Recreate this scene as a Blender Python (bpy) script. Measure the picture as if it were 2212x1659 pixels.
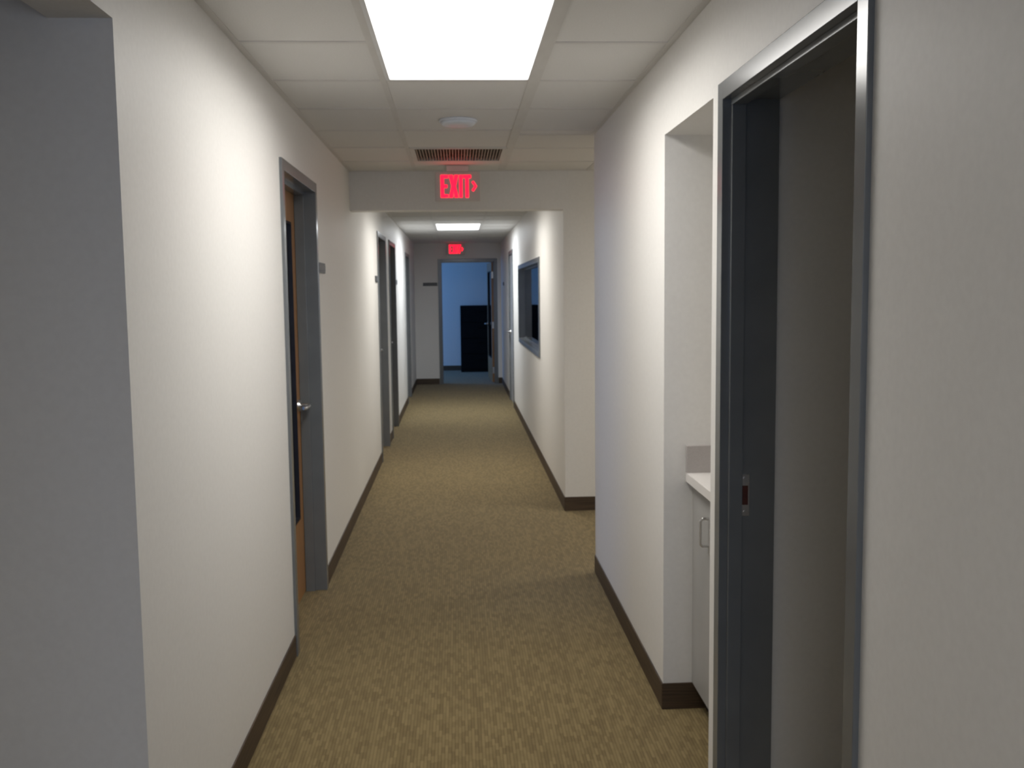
import bpy, bmesh, math, random
from mathutils import Vector, Matrix

# ---------------------------------------------------------------- clear
for o in list(bpy.data.objects):
    bpy.data.objects.remove(o, do_unlink=True)
scene = bpy.context.scene
C = scene.collection

# ---------------------------------------------------------------- camera
F_PX, W_PX = 2111.8, 2212.0
YAW, PITCH, ROLL, EYE = 0.0541794, 0.0941802, -0.0116756, 1.6045
Fw = Vector((math.sin(YAW)*math.cos(PITCH), math.cos(YAW)*math.cos(PITCH), -math.sin(PITCH)))
Rt = Vector((math.cos(YAW), -math.sin(YAW), 0.0))
Up = Rt.cross(Fw)
R2 = Rt*math.cos(ROLL) + Up*math.sin(ROLL)
U2 = -Rt*math.sin(ROLL) + Up*math.cos(ROLL)
cam_d = bpy.data.cameras.new('camera')
cam_d.sensor_fit = 'HORIZONTAL'; cam_d.sensor_width = 36.0
cam_d.lens = F_PX/W_PX*36.0
cam_d.dof.use_dof = True; cam_d.dof.focus_distance = 1.0; cam_d.dof.aperture_fstop = 19.0   # hand-held phone softness
cam_d.clip_start = 0.05; cam_d.clip_end = 100
cam = bpy.data.objects.new('camera', cam_d); C.objects.link(cam)
m = Matrix.Identity(4)
for i in range(3):
    m[i][0] = R2[i]; m[i][1] = U2[i]; m[i][2] = -Fw[i]
m[2][3] = EYE
cam.matrix_world = m
scene.camera = cam

# ---------------------------------------------------------------- world, exposure
vs = scene.view_settings
vs.view_transform = 'Standard'; vs.look = 'None'; vs.gamma = 1.0
vs.use_curve_mapping = False; vs.exposure = 0.0
world = bpy.data.worlds.new('world'); scene.world = world
world.use_nodes = True
bg = world.node_tree.nodes['Background']
bg.inputs[0].default_value = (0.45, 0.62, 1.0, 1); bg.inputs[1].default_value = 1.0

def area_light(name, loc, rot, sx, sy, power, col, spread=180):
    d = bpy.data.lights.new(name, 'AREA'); d.shape = 'RECTANGLE'
    d.size = sx; d.size_y = sy; d.energy = power; d.color = col
    d.spread = math.radians(spread)
    o = bpy.data.objects.new(name, d); C.objects.link(o)
    o.location = loc; o.rotation_euler = rot
    return o
DAY = (0.42, 0.58, 1.0)
# daylight through the windows of the rooms around the corridor
area_light('daylight_end_room', (-3.55, 18.8, 1.55), (0, -math.pi/2, 0), 1.2, 1.9, 60, (0.12, 0.38, 1.0))
area_light('daylight_lobby', (0.0, -3.92, 1.5), (math.pi/2, 0, 0), 1.3, 1.2, 16, (0.42, 0.60, 1.0))
area_light('daylight_office', (-3.55, 4.1, 1.5), (0, -math.pi/2, 0), 1.2, 1.4, 50, DAY)

# ---------------------------------------------------------------- materials
def new_mat(name):
    mt = bpy.data.materials.new(name); mt.use_nodes = True
    nt = mt.node_tree; b = nt.nodes['Principled BSDF']
    return mt, nt, b
def N(nt, t, **kw):
    n = nt.nodes.new(t)
    for k, v in kw.items():
        if k.startswith('i_'):
            key = k[2:]
            n.inputs[int(key) if key.isdigit() else key].default_value = v
        else: setattr(n, k, v)
    return n
def math_n(nt, op, a, b=None):
    n = nt.nodes.new('ShaderNodeMath'); n.operation = op
    for i, v in enumerate((a, b)):
        if v is None: continue
        if isinstance(v, (int, float)): n.inputs[i].default_value = v
        else: nt.links.new(v, n.inputs[i])
    return n.outputs[0]
def noisy(name, c1, c2, scale=(1,1,1), nscale=20, rough=0.6, bump=0.0, metal=0.0, detail=4, spec=0.5, coat=0.0):
    mt, nt, b = new_mat(name)
    tc = N(nt, 'ShaderNodeTexCoord'); mp = N(nt, 'ShaderNodeMapping'); mp.inputs['Scale'].default_value = scale
    nz = N(nt, 'ShaderNodeTexNoise'); nz.inputs['Scale'].default_value = nscale; nz.inputs['Detail'].default_value = detail
    cr = N(nt, 'ShaderNodeValToRGB')
    cr.color_ramp.elements[0].position = 0.3; cr.color_ramp.elements[1].position = 0.7
    cr.color_ramp.elements[0].color = (*c1, 1); cr.color_ramp.elements[1].color = (*c2, 1)
    L = nt.links
    L.new(tc.outputs['Object'], mp.inputs[0]); L.new(mp.outputs[0], nz.inputs['Vector'])
    L.new(nz.outputs[0], cr.inputs[0]); L.new(cr.outputs[0], b.inputs['Base Color'])
    b.inputs['Roughness'].default_value = rough; b.inputs['Metallic'].default_value = metal
    b.inputs['Specular IOR Level'].default_value = spec
    b.inputs['Coat Weight'].default_value = coat
    if bump:
        bp = N(nt, 'ShaderNodeBump'); bp.inputs['Strength'].default_value = bump; bp.inputs['Distance'].default_value = 0.002
        L.new(nz.outputs[0], bp.inputs['Height']); L.new(bp.outputs[0], b.inputs['Normal'])
    return mt
M = {}
M['wall'] = noisy('wall_paint', (0.76, 0.745, 0.715), (0.79, 0.775, 0.745), nscale=60, rough=0.5, bump=0.06, spec=0.35)
M['tile'] = noisy('mineral_tile', (0.73, 0.72, 0.70), (0.78, 0.77, 0.75), nscale=180, rough=0.95, bump=0.12, spec=0.1)
M['tee'] = noisy('painted_tee', (0.64, 0.625, 0.60), (0.68, 0.665, 0.64), nscale=8, rough=0.5)
M['white'] = noisy('white_enamel', (0.72, 0.73, 0.74), (0.76, 0.77, 0.78), nscale=10, rough=0.4)
M['plastic'] = noisy('white_plastic', (0.74, 0.78, 0.84), (0.78, 0.82, 0.88), nscale=10, rough=0.4)
M['housing'] = noisy('sign_housing', (0.60, 0.57, 0.53), (0.64, 0.61, 0.57), nscale=14, rough=0.5)
M['steel'] = noisy('grey_painted_steel', (0.142, 0.152, 0.158), (0.162, 0.172, 0.178), nscale=7, rough=0.20, spec=0.6)
M['steel_light'] = noisy('light_grey_steel', (0.40, 0.42, 0.45), (0.44, 0.46, 0.49), nscale=7, rough=0.4)
M['base'] = noisy('baseboard_vinyl', (0.030, 0.018, 0.010), (0.092, 0.058, 0.031), scale=(1.2, 1.2, 55), nscale=3, rough=0.55, bump=0.25, detail=5)
M['wood'] = noisy('maple_veneer', (0.26, 0.125, 0.042), (0.36, 0.185, 0.068), scale=(9, 9, 0.6), nscale=4, rough=0.4)
M['chrome'] = noisy('satin_nickel', (0.62, 0.61, 0.60), (0.70, 0.69, 0.68), nscale=30, rough=0.28, metal=1.0)
M['plate'] = noisy('dark_plate', (0.035, 0.037, 0.042), (0.055, 0.057, 0.062), nscale=20, rough=0.4)
M['plate_in'] = noisy('plate_insert', (0.10, 0.105, 0.115), (0.14, 0.145, 0.155), nscale=30, rough=0.5)
M['black'] = noisy('black_enamel', (0.003, 0.003, 0.004), (0.005, 0.005, 0.006), nscale=12, rough=0.7, spec=0.15)
M['bead'] = noisy('black_glazing_bead', (0.012, 0.012, 0.015), (0.018, 0.018, 0.022), nscale=12, rough=0.6, spec=0.2)
M['dark'] = noisy('duct_dark', (0.035, 0.028, 0.022), (0.05, 0.04, 0.032), nscale=12, rough=0.8)
M['slat'] = noisy('grille_bar', (0.26, 0.22, 0.18), (0.31, 0.26, 0.21), nscale=12, rough=0.6)
M['laminate'] = noisy('counter_laminate', (0.66, 0.63, 0.60), (0.72, 0.69, 0.66), nscale=220, rough=0.35, detail=2)
M['splash'] = noisy('splash_laminate', (0.40, 0.37, 0.355), (0.45, 0.42, 0.40), nscale=220, rough=0.4, detail=2)
M['cab'] = noisy('cabinet_laminate', (0.34, 0.335, 0.32), (0.38, 0.37, 0.355), nscale=5, rough=0.45)
M['toe'] = noisy('toe_kick', (0.012, 0.009, 0.008), (0.02, 0.015, 0.012), nscale=8, rough=0.7)
M['bolt'] = noisy('dust_box', (0.06, 0.012, 0.006), (0.09, 0.02, 0.01), nscale=40, rough=0.7)

mt, nt, b = new_mat('lamp_lens'); M['lens'] = mt
nz = N(nt, 'ShaderNodeTexChecker'); nz.inputs['Scale'].default_value = 60
nz.inputs[1].default_value = (1, .985, .95, 1); nz.inputs[2].default_value = (.96, .945, .91, 1)
tc = N(nt, 'ShaderNodeTexCoord'); nt.links.new(tc.outputs['Object'], nz.inputs[0])
b.inputs['Base Color'].default_value = (.8, .8, .8, 1)
nt.links.new(nz.outputs[0], b.inputs['Emission Color']); b.inputs['Emission Strength'].default_value = 3.5

mt, nt, b = new_mat('exit_red'); M['red'] = mt
b.inputs['Base Color'].default_value = (.5, .01, .02, 1); b.inputs['Roughness'].default_value = 0.5
nz = N(nt, 'ShaderNodeTexNoise'); nz.inputs['Scale'].default_value = 120
cr = N(nt, 'ShaderNodeValToRGB'); cr.color_ramp.elements[0].color = (1, .002, .020, 1); cr.color_ramp.elements[1].color = (1, .005, .030, 1)
nt.links.new(nz.outputs[0], cr.inputs[0]); nt.links.new(cr.outputs[0], b.inputs['Emission Color'])
b.inputs['Emission Strength'].default_value = 3.2

def glass_mat(name, tint, rough=0.02):
    mt, nt, b = new_mat(name)
    nz = N(nt, 'ShaderNodeTexNoise'); nz.inputs['Scale'].default_value = 3
    cr = N(nt, 'ShaderNodeValToRGB')
    cr.color_ramp.elements[0].color = (*tint, 1); cr.color_ramp.elements[1].color = (*[min(1, t*1.03) for t in tint], 1)
    nt.links.new(nz.outputs[0], cr.inputs[0])
    tr = N(nt, 'ShaderNodeBsdfTransparent'); gl = N(nt, 'ShaderNodeBsdfGlossy'); gl.inputs['Roughness'].default_value = rough
    fr = N(nt, 'ShaderNodeFresnel'); fr.inputs['IOR'].default_value = 1.45
    mx = N(nt, 'ShaderNodeMixShader')
    nt.links.new(cr.outputs[0], tr.inputs[0]); nt.links.new(fr.outputs[0], mx.inputs[0])
    nt.links.new(tr.outputs[0], mx.inputs[1]); nt.links.new(gl.outputs[0], mx.inputs[2])
    out = nt.nodes['Material Output']; nt.links.new(mx.outputs[0], out.inputs[0]); nt.nodes.remove(b)
    return mt
M['glass'] = glass_mat('clear_glass', (0.75, 0.80, 0.80))
M['tint'] = glass_mat('door_glass', (0.60, 0.66, 0.72))

# carpet: ribs along the corridor, each broken into dashes of a random shade
mt, nt, b = new_mat('carpet'); M['carpet'] = mt
L = nt.links
tc = N(nt, 'ShaderNodeTexCoord'); sp = N(nt, 'ShaderNodeSeparateXYZ'); L.new(tc.outputs['Object'], sp.inputs[0])
xs = math_n(nt, 'MULTIPLY', sp.outputs[0], 84.0)
xi = math_n(nt, 'FLOOR', xs)
wn = N(nt, 'ShaderNodeTexWhiteNoise', noise_dimensions='1D'); L.new(xi, wn.inputs['W'])
yo = math_n(nt, 'ADD', math_n(nt, 'MULTIPLY', sp.outputs[1], 21.0), math_n(nt, 'MULTIPLY', wn.outputs[0], 9.0))
yi = math_n(nt, 'FLOOR', yo)
cv = N(nt, 'ShaderNodeCombineXYZ'); L.new(xi, cv.inputs[0]); L.new(yi, cv.inputs[1])
wn2 = N(nt, 'ShaderNodeTexWhiteNoise', noise_dimensions='2D'); L.new(cv.outputs[0], wn2.inputs['Vector'])
rib = math_n(nt, 'ABSOLUTE', math_n(nt, 'SINE', math_n(nt, 'MULTIPLY', xs, math.pi)))
fz = N(nt, 'ShaderNodeTexNoise'); fz.inputs['Scale'].default_value = 420; L.new(tc.outputs['Object'], fz.inputs['Vector'])
val = math_n(nt, 'ADD', math_n(nt, 'MULTIPLY', wn2.outputs[0], 0.42), math_n(nt, 'ADD', math_n(nt, 'MULTIPLY', rib, 0.34), math_n(nt, 'MULTIPLY', fz.outputs[0], 0.35)))
bn = N(nt, 'ShaderNodeTexNoise'); bn.inputs['Scale'].default_value = 2.2; L.new(tc.outputs['Object'], bn.inputs['Vector'])
val = math_n(nt, 'ADD', val, math_n(nt, 'MULTIPLY', math_n(nt, 'SUBTRACT', bn.outputs[0], 0.5), 0.10))
cr = N(nt, 'ShaderNodeValToRGB'); L.new(val, cr.inputs[0])
e = cr.color_ramp.elements
e[0].position = 0.15; e[0].color = (0.106, 0.072, 0.028, 1)
e[1].position = 0.95; e[1].color = (0.238, 0.178, 0.079, 1)
mid = e.new(0.55); mid.color = (0.166, 0.121, 0.050, 1)
L.new(cr.outputs[0], b.inputs['Base Color'])
b.inputs['Roughness'].default_value = 0.95; b.inputs['Specular IOR Level'].default_value = 0.1
b.inputs['Sheen Weight'].default_value = 0.15
bp = N(nt, 'ShaderNodeBump'); bp.inputs['Strength'].default_value = 0.5; bp.inputs['Distance'].default_value = 0.003
L.new(val, bp.inputs['Height']); L.new(bp.outputs[0], b.inputs['Normal'])

# ---------------------------------------------------------------- mesh helpers
def add_box(bm, x0, x1, y0, y1, z0, z1, bevel=0.0):
    vv = [bm.verts.new((x, y, z)) for x in (x0, x1) for y in (y0, y1) for z in (z0, z1)]
    fs = [(0,1,3,2), (4,6,7,5), (0,4,5,1), (2,3,7,6), (0,2,6,4), (1,5,7,3)]
    faces = [bm.faces.new([vv[i] for i in f]) for f in fs]
    if bevel > 0:
        edges = list({e for f in faces for e in f.edges})
        bmesh.ops.bevel(bm, geom=edges, offset=bevel, segments=2, affect='EDGES', profile=0.5)
def add_cyl(bm, p0, p1, r0, r1=None, seg=16):
    r1 = r0 if r1 is None else r1
    p0 = Vector(p0); p1 = Vector(p1); d = p1 - p0
    q = d.to_track_quat('Z', 'Y').to_matrix().to_4x4()
    mat = Matrix.Translation((p0+p1)/2) @ q
    bmesh.ops.create_cone(bm, cap_ends=True, segments=seg, radius1=r0, radius2=r1, depth=d.length, matrix=mat)
def add_tube(bm, pts, r, seg=10):
    for a, c in zip(pts[:-1], pts[1:]): add_cyl(bm, a, c, r, seg=seg)
    for q in pts[1:-1]: bmesh.ops.create_icosphere(bm, subdivisions=2, radius=r, matrix=Matrix.Translation(q))
def add_prism_y(bm, poly, y0, y1):
    """poly: (x,z) outline, extruded from y0 to y1."""
    a = [bm.verts.new((x, y0, z)) for x, z in poly]; c = [bm.verts.new((x, y1, z)) for x, z in poly]
    n = len(poly)
    bm.faces.new(a); bm.faces.new(c[::-1])
    for i in range(n): bm.faces.new((a[i], c[i], c[(i+1) % n], a[(i+1) % n]))
def add_lathe(bm, prof, seg=32):
    rings = [[bm.verts.new((r*math.cos(2*math.pi*k/seg), r*math.sin(2*math.pi*k/seg), z)) for k in range(seg)] for r, z in prof]
    for A, B in zip(rings[:-1], rings[1:]):
        for k in range(seg): bm.faces.new((A[k], A[(k+1) % seg], B[(k+1) % seg], B[k]))
    bm.faces.new(rings[0]); bm.faces.new(rings[-1][::-1])
def finish(bm, name):
    bmesh.ops.recalc_face_normals(bm, faces=bm.faces)
    me = bpy.data.meshes.new(name); bm.to_mesh(me); bm.free(); return me
def obj(name, bm, mat, parent=None, smooth=False):
    me = finish(bm, name)
    me.materials.append(M[mat])
    if smooth:
        for p in me.polygons: p.use_smooth = True
    o = bpy.data.objects.new(name, me); C.objects.link(o)
    if parent: o.parent = parent
    return o
def boxes(name, lst, mat, parent=None, bevel=0.0):
    bm = bmesh.new()
    for q in lst: add_box(bm, *q, bevel=bevel)
    return obj(name, bm, mat, parent)
def tag(o, label, cat=None, group=None, kind=None):
    o['label'] = label
    if cat: o['category'] = cat
    if group: o['group'] = group
    if kind: o['kind'] = kind
    return o
def thing(name, loc, label, cat, group=None, kind=None, rotz=0.0):
    o = bpy.data.objects.new(name, None); C.objects.link(o); o.location = loc
    o.rotation_euler = (0, 0, rotz); o.empty_display_size = 0.1
    return tag(o, label, cat, group, kind)
def copy_tree(o, parent=None):
    c = o.copy(); C.objects.link(c)
    if parent: c.parent = parent
    for ch in list(o.children): copy_tree(ch, c)
    return c

# ---------------------------------------------------------------- dimensions (metres)
XL, XR, T = -0.747, 0.762, 0.14          # corridor faces and wall thickness
ZC, ZS, HD = 2.455, 2.50, 2.184          # suspended ceiling, slab, frame head
YB, YE = -4.0, 17.15                     # behind the camera, end wall
XO0, XO1, YO1 = -3.6, 4.2, 20.15         # outer shell
LDOORS = [(4.26, 5.29), (9.26, 10.29), (10.80, 11.83), (14.15, 15.18)]
RDOOR0 = (1.785, 2.815)
RDOOR5 = (13.45, 14.48)
WIN = (9.08, 12.20, 0.985, 1.925)
ENDD = (-0.338, 0.692)
HDR_Y, HDR_Z = 7.02, 2.185
G = 0.61

# ---------------------------------------------------------------- floor
fl = boxes('floor', [(XO0, XO1, YB, YO1, -0.1, 0.0)], 'carpet')
tag(fl, 'olive brown ribbed carpet running down the corridor', 'floor', kind='structure')

# ---------------------------------------------------------------- walls
def wall(name, lst, label):
    o = boxes(name, lst, 'wall'); return tag(o, label, 'wall', kind='structure')
wl = [(XL-T, XL, YB, 0.0, 0, ZS), (XL-T, XL, 0.0, 2.258, 2.213, ZS)]
y = 2.258
for a, c in LDOORS:
    wl.append((XL-T, XL, y, a, 0, ZS)); wl.append((XL-T, XL, a, c, HD, ZS)); y = c
wl.append((XL-T, XL, y, YE, 0, ZS))
wall('wall_left', wl, 'long white painted wall with grey door frames on the left of the corridor')
wall('wall_left_return', [(XO0, XL-T, 2.258, 2.398, 0, ZS)], 'shaded white wall face at the left edge beyond the open passage')
wall('wall_left_passage', [(XO0, XL-T, -0.14, 0.0, 0, ZS)], 'white wall of the left passage behind the viewer')
wall('wall_left_office', [(XO0, XL-T, 8.85, 8.99, 0, ZS), (XO0, XL-T, 10.5, 10.6, 0, ZS), (XO0, XL-T, 13.0, 13.1, 0, ZS)], 'partition walls of the rooms on the left')
wr = [(XR, XR+T, YB, RDOOR0[0], 0, ZS), (XR, XR+T, *RDOOR0, HD, ZS), (XR, XR+T, RDOOR0[1], 2.91, 0, ZS)]
wall('wall_right', wr, 'white painted wall on the near right around the open doorway')
wall('wall_right_middle', [(XR, XR+T, 3.59, 5.44, 0, ZS)], 'white wall on the right between the counter niche and the side passage')
wr2 = [(XR, XR+T, HDR_Y+T, WIN[0], 0, ZS), (XR, XR+T, WIN[0], WIN[1], 0, WIN[2]), (XR, XR+T, WIN[0], WIN[1], WIN[3], ZS),
       (XR, XR+T, WIN[1], RDOOR5[0], 0, ZS), (XR, XR+T, *RDOOR5, HD, ZS), (XR, XR+T, RDOOR5[1], YE, 0, ZS),
       (XR, XO1, HDR_Y, HDR_Y+T, 0, ZS)]
wall('wall_right_far', wr2, 'white wall with the interior window on the right beyond the side passage')
wall('wall_header', [(XL, XR, HDR_Y, HDR_Y+T, HDR_Z, ZS)], 'white dropped header spanning the corridor behind the nearer exit sign')
wall('wall_far', [(XO0, ENDD[0], YE, YE+T, 0, ZS), (ENDD[0], ENDD[1], YE, YE+T, HD, ZS), (ENDD[1], XO1, YE, YE+T, 0, ZS)],
     'white end wall of the corridor around the open door')
wall('wall_closet', [(XR+T, 3.4, 0.8, 0.94, 0, ZS), (XR+T, 3.4, 2.80, 2.91, 0, ZS), (3.4, 3.54, 0.8, 2.91, 0, ZS)],
     'walls of the unlit room behind the open doorway on the right')
wall('wall_niche_side', [(XR+T, 1.60, 3.59, 3.70, 0, ZS)], 'white side wall of the counter niche facing the viewer')
wall('wall_niche_back', [(1.46, 1.60, 2.91, 3.59, 0, ZS)], 'back wall of the counter niche')
wall('wall_niche_soffit', [(XR, 1.46, 2.91, 3.59, 2.166, ZS)], 'white soffit at the top of the counter niche')
wall('wall_side_passage', [(XR+T, XO1, 5.30, 5.44, 0, ZS)], 'near wall of the side passage on the right')
wall('wall_office_right', [(XR+T, XO1, 13.0, 13.1, 0, ZS)], 'partition between the two rooms on the right')
# outer shell with window openings behind and beside the visible part
def holed_x(x0, x1, ya, yb, wins):
    out = []; yy = ya
    for (a, c, z0, z1) in wins:
        out += [(x0, x1, yy, a, 0, ZS), (x0, x1, a, c, 0, z0), (x0, x1, a, c, z1, ZS)]; yy = c
    out.append((x0, x1, yy, yb, 0, ZS)); return out
wall('wall_outer_left', holed_x(XO0-T, XO0, YB, YO1, [(3.4, 4.8, 0.9, 2.1), (17.85, 19.75, 0.95, 2.15)]), 'outer wall of the rooms on the left')
wall('wall_outer_right', [(XO1, XO1+T, YB, YO1, 0, ZS)], 'outer wall of the rooms on the right')
wall('wall_end_room', [(XO0-T, XO1+T, YO1, YO1+T, 0, ZS)], 'back wall of the dim blue room at the end')
wall('wall_back', [(XO0-T, -0.65, YB-T, YB, 0, ZS), (0.65, XO1+T, YB-T, YB, 0, ZS), (-0.65, 0.65, YB-T, YB, 0, 0.9), (-0.65, 0.65, YB-T, YB, 2.1, ZS)],
     'wall behind the viewer with a window')

# ---------------------------------------------------------------- ceiling: slab, tees, tiles
ce = boxes('ceiling', [(XO0-T, XO1+T, YB-T, YO1+T, ZS, ZS+0.1)], 'tile')
tag(ce, 'suspended ceiling of pale square mineral tiles in a white grid', 'ceiling', kind='structure')
TX = [-0.285, 0.325]
mesh_cache = {}
def piece(name, sx, sy, sz, mat, loc, parent, bevel):
    key = (name, round(sx, 3), round(sy, 3), round(sz, 3))
    if key not in mesh_cache:
        bm = bmesh.new(); add_box(bm, -sx/2, sx/2, -sy/2, sy/2, 0, sz)
        if bevel:
            ed = [e for e in bm.edges if all(v.co.z < 1e-6 for v in e.verts)]
            bmesh.ops.bevel(bm, geom=ed, offset=bevel, segments=1, affect='EDGES')
        me = finish(bm, name); me.materials.append(M[mat]); mesh_cache[key] = me
    o = bpy.data.objects.new(name, mesh_cache[key]); C.objects.link(o); o.location = loc; o.parent = parent
TW = 0.024
def edges(a, c, origin):
    k = math.ceil((a - origin)/G - 1e-6); out = [a]
    v = origin + k*G
    while v < c - 1e-6:
        if v > a + 1e-6: out.append(v)
        v += G
    return out + [c]
def lay(x0, x1, y0, y1, xorg, yorg, skip=()):
    xe = edges(x0, x1, xorg); ye = edges(y0, y1, yorg)
    for i in range(len(xe)-1):
        for j in range(len(ye)-1):
            a, b2, c, d = xe[i], xe[i+1], ye[j], ye[j+1]
            mx, my = (a+b2)/2, (c+d)/2
            if any(s[0] < mx < s[1] and s[2] < my < s[3] for s in skip): continue
            if b2-a > 0.05 and d-c > 0.05:
                piece('ceiling_tile', b2-a-0.014, d-c-0.014, 0.015, 'tile', (mx, my, ZC+0.003), ce, 0.003)
            # cross tee at the far side of the cell
    for i in range(len(xe)-1):
        a, b2 = xe[i], xe[i+1]
        for yv in ye:
            if any(s[0] < (a+b2)/2 < s[1] and s[2]+0.05 < yv < s[3]-0.05 for s in skip): continue
            piece('ceiling_tee', b2-a-TW, TW, 0.02, 'tee', ((a+b2)/2, min(max(yv, y0+TW/2), y1-TW/2), ZC), ce, 0)
    for xv in xe:
        piece('ceiling_tee', TW, y1-y0, 0.02, 'tee', (min(max(xv, x0+TW/2), x1-TW/2), (y0+y1)/2, ZC-0.0005), ce, 0)
YG1, YG2 = 4.06, 12.35
L1 = (TX[0], TX[1], YG1-2*G, YG1)
LH = (TX[0], TX[1], YG2-7*G, YG2-5*G)
L2 = (TX[0], TX[1], YG2, YG2+2*G)
LS = (TX[1]+3*G, TX[1]+5*G, 5.94, 6.55)
LB = (TX[0], TX[1], YG1-9*G, YG1-7*G)
GR = (TX[0], TX[1], YG1+3*G, YG1+4*G)
lay(XL, TX[1], YB, HDR_Y, TX[0], YG1, [L1, LB, GR])
lay(TX[1], XR, YB, 5.44, TX[1], YG1)
lay(TX[1], XO1, 5.44, HDR_Y, TX[1], 5.94, [LS])
lay(XL, XR, HDR_Y+T, YE, TX[0], YG2, [LH, L2])
lay(XO0, XL-T, 0.0, 2.258, XL-T-0.3, 0.3)

# ---------------------------------------------------------------- baseboards
BH, BT = 0.102, 0.006
def bseg_x(side, y0, y1):      # runs along Y; face towards corridor
    x = XL if side < 0 else XR
    return (x, x+BT, y0, y1, 0, BH) if side < 0 else (x-BT, x, y0, y1, 0, BH)
def base_run(name, lst, label):
    bm = bmesh.new()
    for (x0, x1, y0, y1, z0, z1) in lst:
        add_box(bm, x0, x1, y0, y1, z0, z1, bevel=0.0018)
    o = obj(name, bm, 'base'); tag(o, label, 'baseboard', kind='structure')
yy = 2.258; segs = []
for a, c in LDOORS: segs.append(bseg_x(-1, yy, a-0.002)); yy = c+0.002
segs.append(bseg_x(-1, yy, YE)); segs.append((XL, XL+BT, YB, 0.0, 0, BH))
base_run('baseboard_left', segs, 'dark brown vinyl baseboard along the left wall')
base_run('baseboard_left_return', [(XO0, XL+BT, 2.258-BT, 2.258, 0, BH)], 'dark brown baseboard on the shaded return at the left edge')
base_run('baseboard_right', [bseg_x(1, YB, RDOOR0[0]-.002), bseg_x(1, RDOOR0[1]+.002, 2.91), bseg_x(1, 3.59, 5.44)], 'dark brown baseboard along the nearer right wall')
base_run('baseboard_niche', [(XR-BT, 0.926, 3.59-BT, 3.59, 0, BH+0.001)], 'dark brown baseboard turning into the counter niche')
base_run('baseboard_right_far', [bseg_x(1, HDR_Y, RDOOR5[0]-.002), bseg_x(1, RDOOR5[1]+.002, YE)], 'dark brown baseboard below the interior window')
base_run('baseboard_side_passage', [(XR-BT, XO1, HDR_Y-BT, HDR_Y, 0, BH+0.001)], 'short dark brown baseboard facing the viewer at the side passage')
base_run('baseboard_far', [(XL, ENDD[0]-.002, YE-BT, YE, 0, BH), (ENDD[1]+.002, XR, YE-BT, YE, 0, BH)], 'dark baseboard on the end wall beside the open door')
base_run('baseboard_end_room', [(XO0, XO1, YO1-BT, YO1, 0, BH)], 'dark baseboard of the dim room at the end')
base_run('baseboard_closet', [(XR+T, 3.4, 2.80-BT, 2.80, 0, BH)], 'dark baseboard in the unlit room on the right')

# ---------------------------------------------------------------- doors
def lever_mesh(bm, x, z, side, direction):
    """side -1: on the y<0 face, +1: beyond the leaf; direction: which way the lever points in x"""
    y0 = 0.0 if side < 0 else 0.044
    s = side
    add_cyl(bm, (x, y0, z), (x, y0+s*0.012, z), 0.032, 0.029, 24)
    add_cyl(bm, (x, y0+s*0.010, z), (x, y0+s*0.058, z), 0.011, 0.011, 14)
    add_tube(bm, [Vector((x, y0+s*0.056, z)), Vector((x+direction*0.03, y0+s*0.060, z)), Vector((x+direction*0.118, y0+s*0.056, z)), Vector((x+direction*0.128, y0+s*0.046, z))], 0.010, 12)
LW, LH_ = 0.926, 2.122
def make_leaf(mat='wood', lite=True, hinges=False, levers=(-1, 1)):
    st, tr, br = 0.118, 0.15, 0.425
    if lite:
        leaf = boxes('door_leaf', [(0, st, 0, 0.044, 0.008, LH_), (LW-st, LW, 0, 0.044, 0.008, LH_),
                                   (st, LW-st, 0, 0.044, 0.008, br), (st, LW-st, 0, 0.044, LH_-tr, LH_)], mat)
        boxes('glass_pane', [(st, LW-st, 0.019, 0.025, br, LH_-tr)], 'tint', leaf)
        bd = []
        for (ya, yb) in ((-0.002, 0.019), (0.025, 0.046)):
            bd += [(st, st+.012, ya, yb, br, LH_-tr), (LW-st-.012, LW-st, ya, yb, br, LH_-tr),
                   (st+.012, LW-st-.012, ya, yb, br, br+.012), (st+.012, LW-st-.012, ya, yb, LH_-tr-.012, LH_-tr)]
        boxes('glazing_bead', bd, 'bead', leaf)
    else:
        leaf = boxes('door_leaf', [(0, LW, 0, 0.044, 0.008, LH_)], mat, bevel=0.002)
    for s in levers:
        bm = bmesh.new(); lever_mesh(bm, LW-0.065, 1.02, s, -1)
        h = obj('lever_handle', bm, 'chrome', leaf, smooth=False)
        h['label'] = 'satin metal lever handle'
    if hinges:
        for z in (0.22, 1.02, 1.90):
            bm = bmesh.new()
            add_box(bm, -0.003, 0.0, 0.004, 0.040, z-0.057, z+0.057)
            add_cyl(bm, (-0.004, -0.004, z-0.057), (-0.004, -0.004, z+0.057), 0.007)
            obj('hinge', bm, 'chrome', leaf)
    return leaf

def make_frame(root, W, fn, stop=(0.05, 0.10), inner=None, depth=T):
    """fn maps (u0,u1,v0,v1,z0,z1) to an axis-aligned world box relative to the root."""
    f, pr = 0.050, 0.012
    def part(name, lst, bev=0.0015):
        bm = bmesh.new()
        for q in lst: add_box(bm, *fn(*q), bevel=bev)
        return obj(name, bm, 'steel', root)
    v0, v1 = -pr, depth+pr
    extra = lambda u0, u1: ([(u0, u1, stop[0], stop[1], 0, HD-f-0.016)] + ([(u0, u1, inner[0], inner[1], 0, HD-f-0.016)] if inner else []))
    jl = part('frame_jamb', [(0, f, v0, v1, 0, HD)] + extra(f, f+0.016))
    jr = part('frame_jamb', [(W-f, W, v0, v1, 0, HD)] + extra(W-f-0.016, W-f))
    part('frame_head', [(f, W-f, v0, v1, HD-f, HD), (f, W-f, stop[0], stop[1], HD-f-0.016, HD-f)])
    return jl, jr

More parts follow.
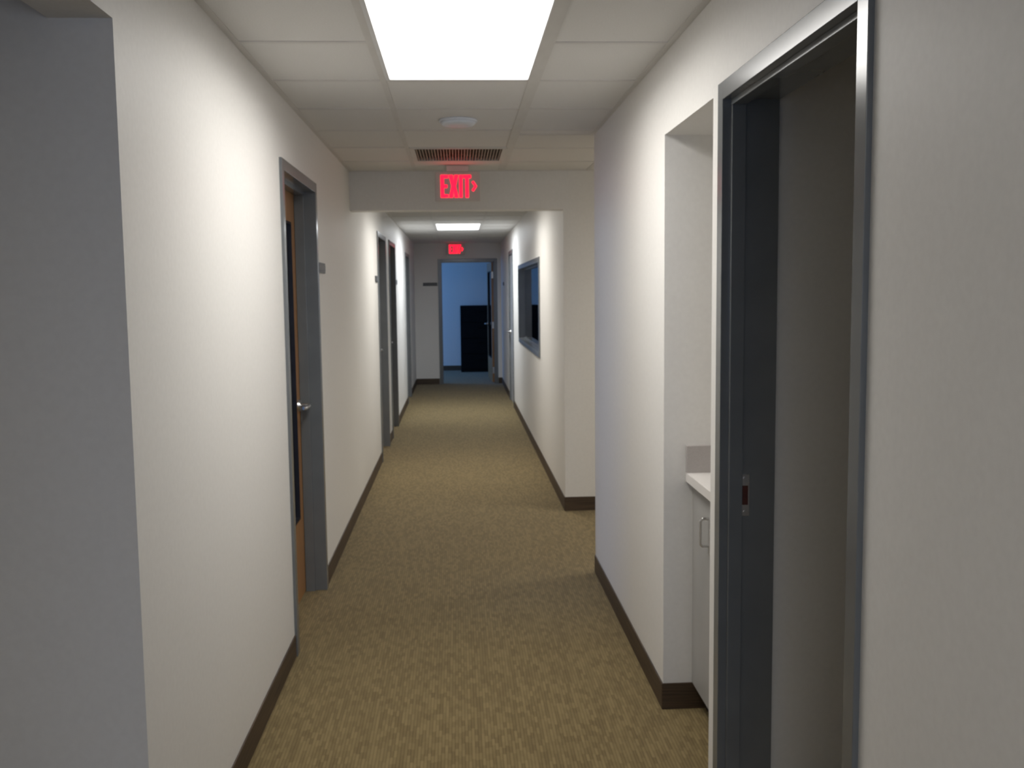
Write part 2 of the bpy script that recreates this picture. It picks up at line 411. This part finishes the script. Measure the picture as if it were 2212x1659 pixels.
proto = None
dlabels = ['wood door with tall dark glass in a grey steel frame, nearest on the left wall',
           'grey framed doorway on the left wall, second from the viewer',
           'grey framed doorway on the left wall, third from the viewer, with lever handle',
           'dark grey framed doorway on the left wall nearest the end']
for i, (a, c) in enumerate(LDOORS):
    d = thing('door_%d' % (i+1), (XL, a, 0), dlabels[i], 'door', kind='structure')
    make_frame(d, c-a, lambda u0, u1, v0, v1, z0, z1: (-v1, -v0, u0, u1, z0, z1))
    if proto is None:
        leaf = proto = make_leaf()
    else: leaf = copy_tree(proto)
    leaf.parent = d; leaf.location = (-0.101, 0.052, 0); leaf.rotation_euler = (0, 0, math.pi/2)

# open doorway on the right (leaf swung out of sight)
d = thing('door_5', (XR, RDOOR0[0], 0), 'dark grey steel door frame around the open doorway on the near right', 'door', kind='structure')
W0 = RDOOR0[1]-RDOOR0[0]
fnr = lambda u0, u1, v0, v1, z0, z1: (v0, v1, u0, u1, z0, z1)
make_frame(d, W0, fnr, stop=(0.012, 0.052), inner=None)
bm = bmesh.new(); add_box(bm, 0.049, 0.077, W0-0.053, W0-0.0495, 0.945, 1.068, bevel=0.001)
add_cyl(bm, (0.063, W0-0.0545, 1.056), (0.063, W0-0.05, 1.056), 0.005, seg=12); add_cyl(bm, (0.063, W0-0.0545, 0.957), (0.063, W0-0.05, 0.957), 0.005, seg=12)
sk = obj('strike_plate', bm, 'chrome', d); sk['label'] = 'small metal strike plate with a dark reddish hole'
boxes('strike_hole', [(0.054, 0.072, W0-0.0542, W0-0.052, 0.978, 1.035)], 'bolt', sk)

# far right door
d = thing('door_6', (XR, RDOOR5[0], 0), 'pale door in a grey frame on the right wall beyond the window', 'door', kind='structure')
make_frame(d, RDOOR5[1]-RDOOR5[0], fnr, stop=(0.056, 0.10))
leaf = make_leaf('steel_light', lite=False, levers=(1,)); leaf.parent = d
leaf.location = (0.054, 0.052, 0); leaf.rotation_euler = (0, 0, math.pi/2)

# end door, standing open into the room
d = thing('door_7', (ENDD[0], YE, 0), 'open wood and glass door at the end of the corridor', 'door', kind='structure')
make_frame(d, ENDD[1]-ENDD[0], lambda u0, u1, v0, v1, z0, z1: (u0, u1, v0, v1, z0, z1), stop=(0.03, 0.09))
leaf = make_leaf(hinges=True); leaf.parent = d
leaf.location = (ENDD[1]-ENDD[0]-0.052, 0.150, 0); leaf.rotation_euler = (0, 0, math.radians(93))

# ---------------------------------------------------------------- interior window on the right
w = thing('window_1', (XR, WIN[0], WIN[2]), 'long interior window in a grey metal frame on the right wall', 'window', kind='structure')
WW, WH = WIN[1]-WIN[0], WIN[3]-WIN[2]
f = 0.05
boxes('frame_jamb', [(-0.012, T+0.012, 0, f, 0, WH)], 'steel', w, 0.0015)
boxes('frame_jamb', [(-0.012, T+0.012, WW-f, WW, 0, WH)], 'steel', w, 0.0015)
boxes('frame_head', [(-0.012, T+0.012, f, WW-f, WH-f, WH)], 'steel', w, 0.0015)
boxes('frame_sill', [(-0.014, T+0.012, f, WW-f, 0, f)], 'steel', w, 0.0015)
boxes('glazing_stop', [(0.055, 0.070, f, f+.016, f, WH-f), (0.055, 0.070, WW-f-.016, WW-f, f, WH-f), (0.055, 0.070, f+.016, WW-f-.016, f, f+.016), (0.055, 0.070, f+.016, WW-f-.016, WH-f-.016, WH-f)], 'steel', w)
boxes('glass_pane', [(0.071, 0.077, f, WW-f, f, WH-f)], 'glass', w)

# ---------------------------------------------------------------- ceiling lights
def troffer(rect, label, power, col, spread=168):
    x0, x1, y0, y1 = rect; cx, cy = (x0+x1)/2, (y0+y1)/2
    t = thing('ceiling_light', (cx, cy, ZC), label, 'ceiling light', 'recessed fluorescent ceiling lights')
    hx, hy, b = (x1-x0)/2-0.012, (y1-y0)/2-0.012, 0.016
    z0, z1 = 0.0, 0.03
    boxes('light_frame', [(-hx, -hx+b, -hy, hy, z0, z1), (hx-b, hx, -hy, hy, z0, z1), (-hx+b, hx-b, -hy, -hy+b, z0, z1), (-hx+b, hx-b, hy-b, hy, z0, z1)], 'white', t)
    boxes('light_lens', [(-hx+b, hx-b, -hy+b, hy-b, 0.006, 0.012)], 'lens', t)
    lt = area_light('light_tubes', (cx, cy, ZC+0.004), (0, 0, 0), 2*(hx-b)-0.01, 2*(hy-b)-0.01, power, col, spread)
    return t
troffer(L1, 'large bright fluorescent ceiling light at the top of the picture', 19, (1.0, 0.975, 0.94))
troffer(LH, 'fluorescent ceiling light hidden just behind the dropped header', 20, (1.0, 0.96, 0.90), 150)
troffer(L2, 'smaller looking fluorescent ceiling light in front of the end wall', 36, (0.87, 0.93, 1.0), 176)
troffer(LB, 'fluorescent ceiling light overhead behind the viewer', 15, (1.0, 0.965, 0.91))
troffer(LS, 'fluorescent ceiling light around the corner in the side passage', 23, (1.0, 0.94, 0.84))

# ---------------------------------------------------------------- exit signs
def letter_polys():
    H, s = 0.150, 0.021; out = {}
    w = 0.050
    out['letter_e'] = (0.0, [(0,0),(w,0),(w,s),(s,s),(s,H/2-s/2),(w*.88,H/2-s/2),(w*.88,H/2+s/2),(s,H/2+s/2),(s,H-s),(w,H-s),(w,H),(0,H)])
    w = 0.062; k = 0.025
    out['letter_x'] = (0.056, [(0,0),(k,0),(w/2,H/2-0.026),(w-k,0),(w,0),(w/2+0.0145,H/2),(w,H),(w-k,H),(w/2,H/2+0.026),(k,H),(0,H),(w/2-0.0145,H/2)])
    out['letter_i'] = (0.125, [(0,0),(s,0),(s,H),(0,H)])
    w = 0.054
    out['letter_t'] = (0.150, [(w/2-s/2,0),(w/2+s/2,0),(w/2+s/2,H-s),(w,H-s),(w,H),(0,H),(0,H-s),(w/2-s/2,H-s)])
    q = 0.013
    out['arrow'] = (0.208, [(0,0.048),(q,0.040),(0.036,0.075),(q,0.110),(0,0.102),(0.019,0.075)])
    return out
def exit_sign(loc, label, hang):
    t = thing('exit_sign', loc, label, 'exit sign', 'illuminated exit signs')
    bm = bmesh.new(); add_box(bm, -0.152, 0.152, -0.022, 0.022, 0, 0.196, bevel=0.004)
    obj('housing', bm, 'housing', t)
    boxes('face_plate', [(-0.144, 0.144, -0.024, -0.0215, 0.008, 0.188)], 'housing', t)
    for n, (x, poly) in letter_polys().items():
        bm = bmesh.new(); add_prism_y(bm, [(x-0.114+px, 0.023+pz) for px, pz in poly], -0.0265, -0.0238)
        o = obj(n, bm, 'red', t)
        if n == 'arrow': o['label'] = 'glowing red arrow head pointing right'
    if hang == 'top':
        bm = bmesh.new(); add_box(bm, -0.075, 0.075, -0.03, 0.03, 0.196, ZC-loc[2], bevel=0.003)
    else:
        bm = bmesh.new(); add_box(bm, -0.06, 0.06, 0.022, YE-loc[1], 0.05, 0.15, bevel=0.002)
    obj('mounting_canopy', bm, 'housing', t)
exit_sign((0.012, 6.72, 2.218), 'larger illuminated red EXIT sign hanging in front of the dropped header', 'top')
exit_sign((-0.020, 17.115, 2.250), 'small looking red EXIT sign above the open door on the end wall', 'wall')

# ---------------------------------------------------------------- return air grille
gx0, gx1, gy0, gy1 = GR
t = thing('air_grille', ((gx0+gx1)/2, (gy0+gy1)/2, ZC), 'brown slatted return air grille in the ceiling above the nearer exit sign', 'air vent')
hx, hy, b = G/2-0.013, G/2-0.013, 0.030
boxes('grille_frame', [(-hx, -hx+b, -hy, hy, -0.003, 0.02), (hx-b, hx, -hy, hy, -0.003, 0.02), (-hx+b, hx-b, -hy, -hy+b, -0.003, 0.02), (-hx+b, hx-b, hy-b, hy, -0.003, 0.02)], 'tee', t, 0.001)
boxes('grille_throat', [(-hx+b, hx-b, -hy+b, hy-b, 0.036, 0.042)], 'dark', t)
ns = 29; span = 2*(hx-b)
bm = bmesh.new(); add_box(bm, -0.0042, 0.0042, -hy+b, hy-b, 0.0, 0.028); sm = finish(bm, 'grille_slat'); sm.materials.append(M['slat'])
for k in range(ns):
    o = bpy.data.objects.new('grille_slat', sm); C.objects.link(o); o.parent = t
    o.location = (-hx+b+span*(k+0.5)/ns, 0, 0)

# ---------------------------------------------------------------- smoke detector
t = thing('smoke_detector', (0.016, 4.97, ZC), 'round white smoke detector on the ceiling tile behind the big light', 'smoke detector')
bm = bmesh.new(); add_lathe(bm, [(0.094, 0.003), (0.096, -0.002), (0.094, -0.008), (0.088, -0.009)]); obj('mounting_ring', bm, 'plastic', t, True)
bm = bmesh.new(); add_lathe(bm, [(0.086, -0.008), (0.085, -0.017), (0.076, -0.024), (0.045, -0.026), (0.012, -0.0265)]); obj('detector_cap', bm, 'plastic', t, True)

# ---------------------------------------------------------------- name plates
def nameplate(loc, rotz, label):
    t = thing('name_plate', loc, label, 'name plate', 'name plates beside the doors', rotz=rotz)
    boxes('plate_holder', [(-0.125, 0.125, -0.010, 0, -0.028, 0.028)], 'plate', t, 0.001)
    boxes('plate_insert', [(-0.118, 0.118, -0.012, -0.010, -0.016, 0.016)], 'plate_in', t)
h = math.pi/2
nameplate((XL, 5.43, 1.745), h, 'dark name plate just beyond the nearest door on the left wall')
nameplate((XL, 9.10, 1.735), h, 'dark name plate before the second door on the left wall')
nameplate((XL, 11.98, 1.735), h, 'dark name plate just beyond the third door on the left wall')
nameplate((-0.475, YE, 1.748), 0, 'dark name plate on the end wall left of the open door')
nameplate((XR, 16.2, 1.735), -h, 'dark name plate on the right wall just before the end wall')

# ---------------------------------------------------------------- niche counter and cabinet
ct = thing('countertop', (0.845, 2.91, 0.885), 'pale laminate countertop in the niche on the right', 'countertop')
bm = bmesh.new(); add_box(bm, 0, 1.46-0.845, 0.0, 0.68, 0.0, 0.036, bevel=0.002); obj('counter_slab', bm, 'laminate', ct)
o = boxes('side_splash', [(0.0, 1.46-0.845, 0.66, 0.68, 0.036, 0.138)], 'splash', ct, 0.001); o['label'] = 'grey upstand at the far end of the counter'
boxes('back_splash', [(1.44-0.845, 1.46-0.845, 0.0, 0.66, 0.036, 0.138)], 'splash', ct, 0.001)
cb = thing('base_cabinet', (0.872, 2.91, 0), 'grey laminate base cabinet under the niche countertop', 'cabinet')
boxes('cabinet_body', [(0.020, 0.56, 0.0, 0.68, 0.10, 0.885)], 'cab', cb)
boxes('toe_kick', [(0.055, 0.075, 0.0, 0.68, 0.0, 0.10)], 'toe', cb)
def cab_door(y0, y1, py):
    bm = bmesh.new(); add_box(bm, 0.0, 0.019, y0, y1, 0.105, 0.865, bevel=0.001)
    dr = obj('cabinet_door', bm, 'cab', cb)
    bm = bmesh.new(); x = -0.030
    add_tube(bm, [Vector((0, py, 0.70)), Vector((x+.008, py, 0.70)), Vector((x, py, 0.708)), Vector((x, py, 0.790)), Vector((x+.008, py, 0.798)), Vector((0, py, 0.798))], 0.0045, 10)
    p = obj('pull_handle', bm, 'chrome', dr); p['label'] = 'satin metal wire pull'
cab_door(0.342, 0.660, 0.438); cab_door(0.004, 0.338, 0.300)
boxes('filler_strip', [(0.001, 0.019, 0.662, 0.680, 0.105, 0.885)], 'cab', cb)

# ---------------------------------------------------------------- file cabinet in the end room
fc = thing('file_cabinet', (0.045, 19.66, 0), 'tall black filing cabinet against the back wall of the dim end room', 'file cabinet')
bm = bmesh.new(); add_box(bm, 0, 0.76, 0, 0.46, 0, 1.335, bevel=0.004); obj('cabinet_body', bm, 'black', fc)
for k in range(4):
    z0 = 0.06+k*0.315
    bm = bmesh.new(); add_box(bm, 0.02, 0.74, -0.018, 0, z0, z0+0.30, bevel=0.003); dr = obj('drawer', bm, 'black', fc)
    bm = bmesh.new(); add_box(bm, 0.30, 0.46, -0.034, -0.018, z0+0.20, z0+0.222, bevel=0.004); obj('drawer_pull', bm, 'black', dr)
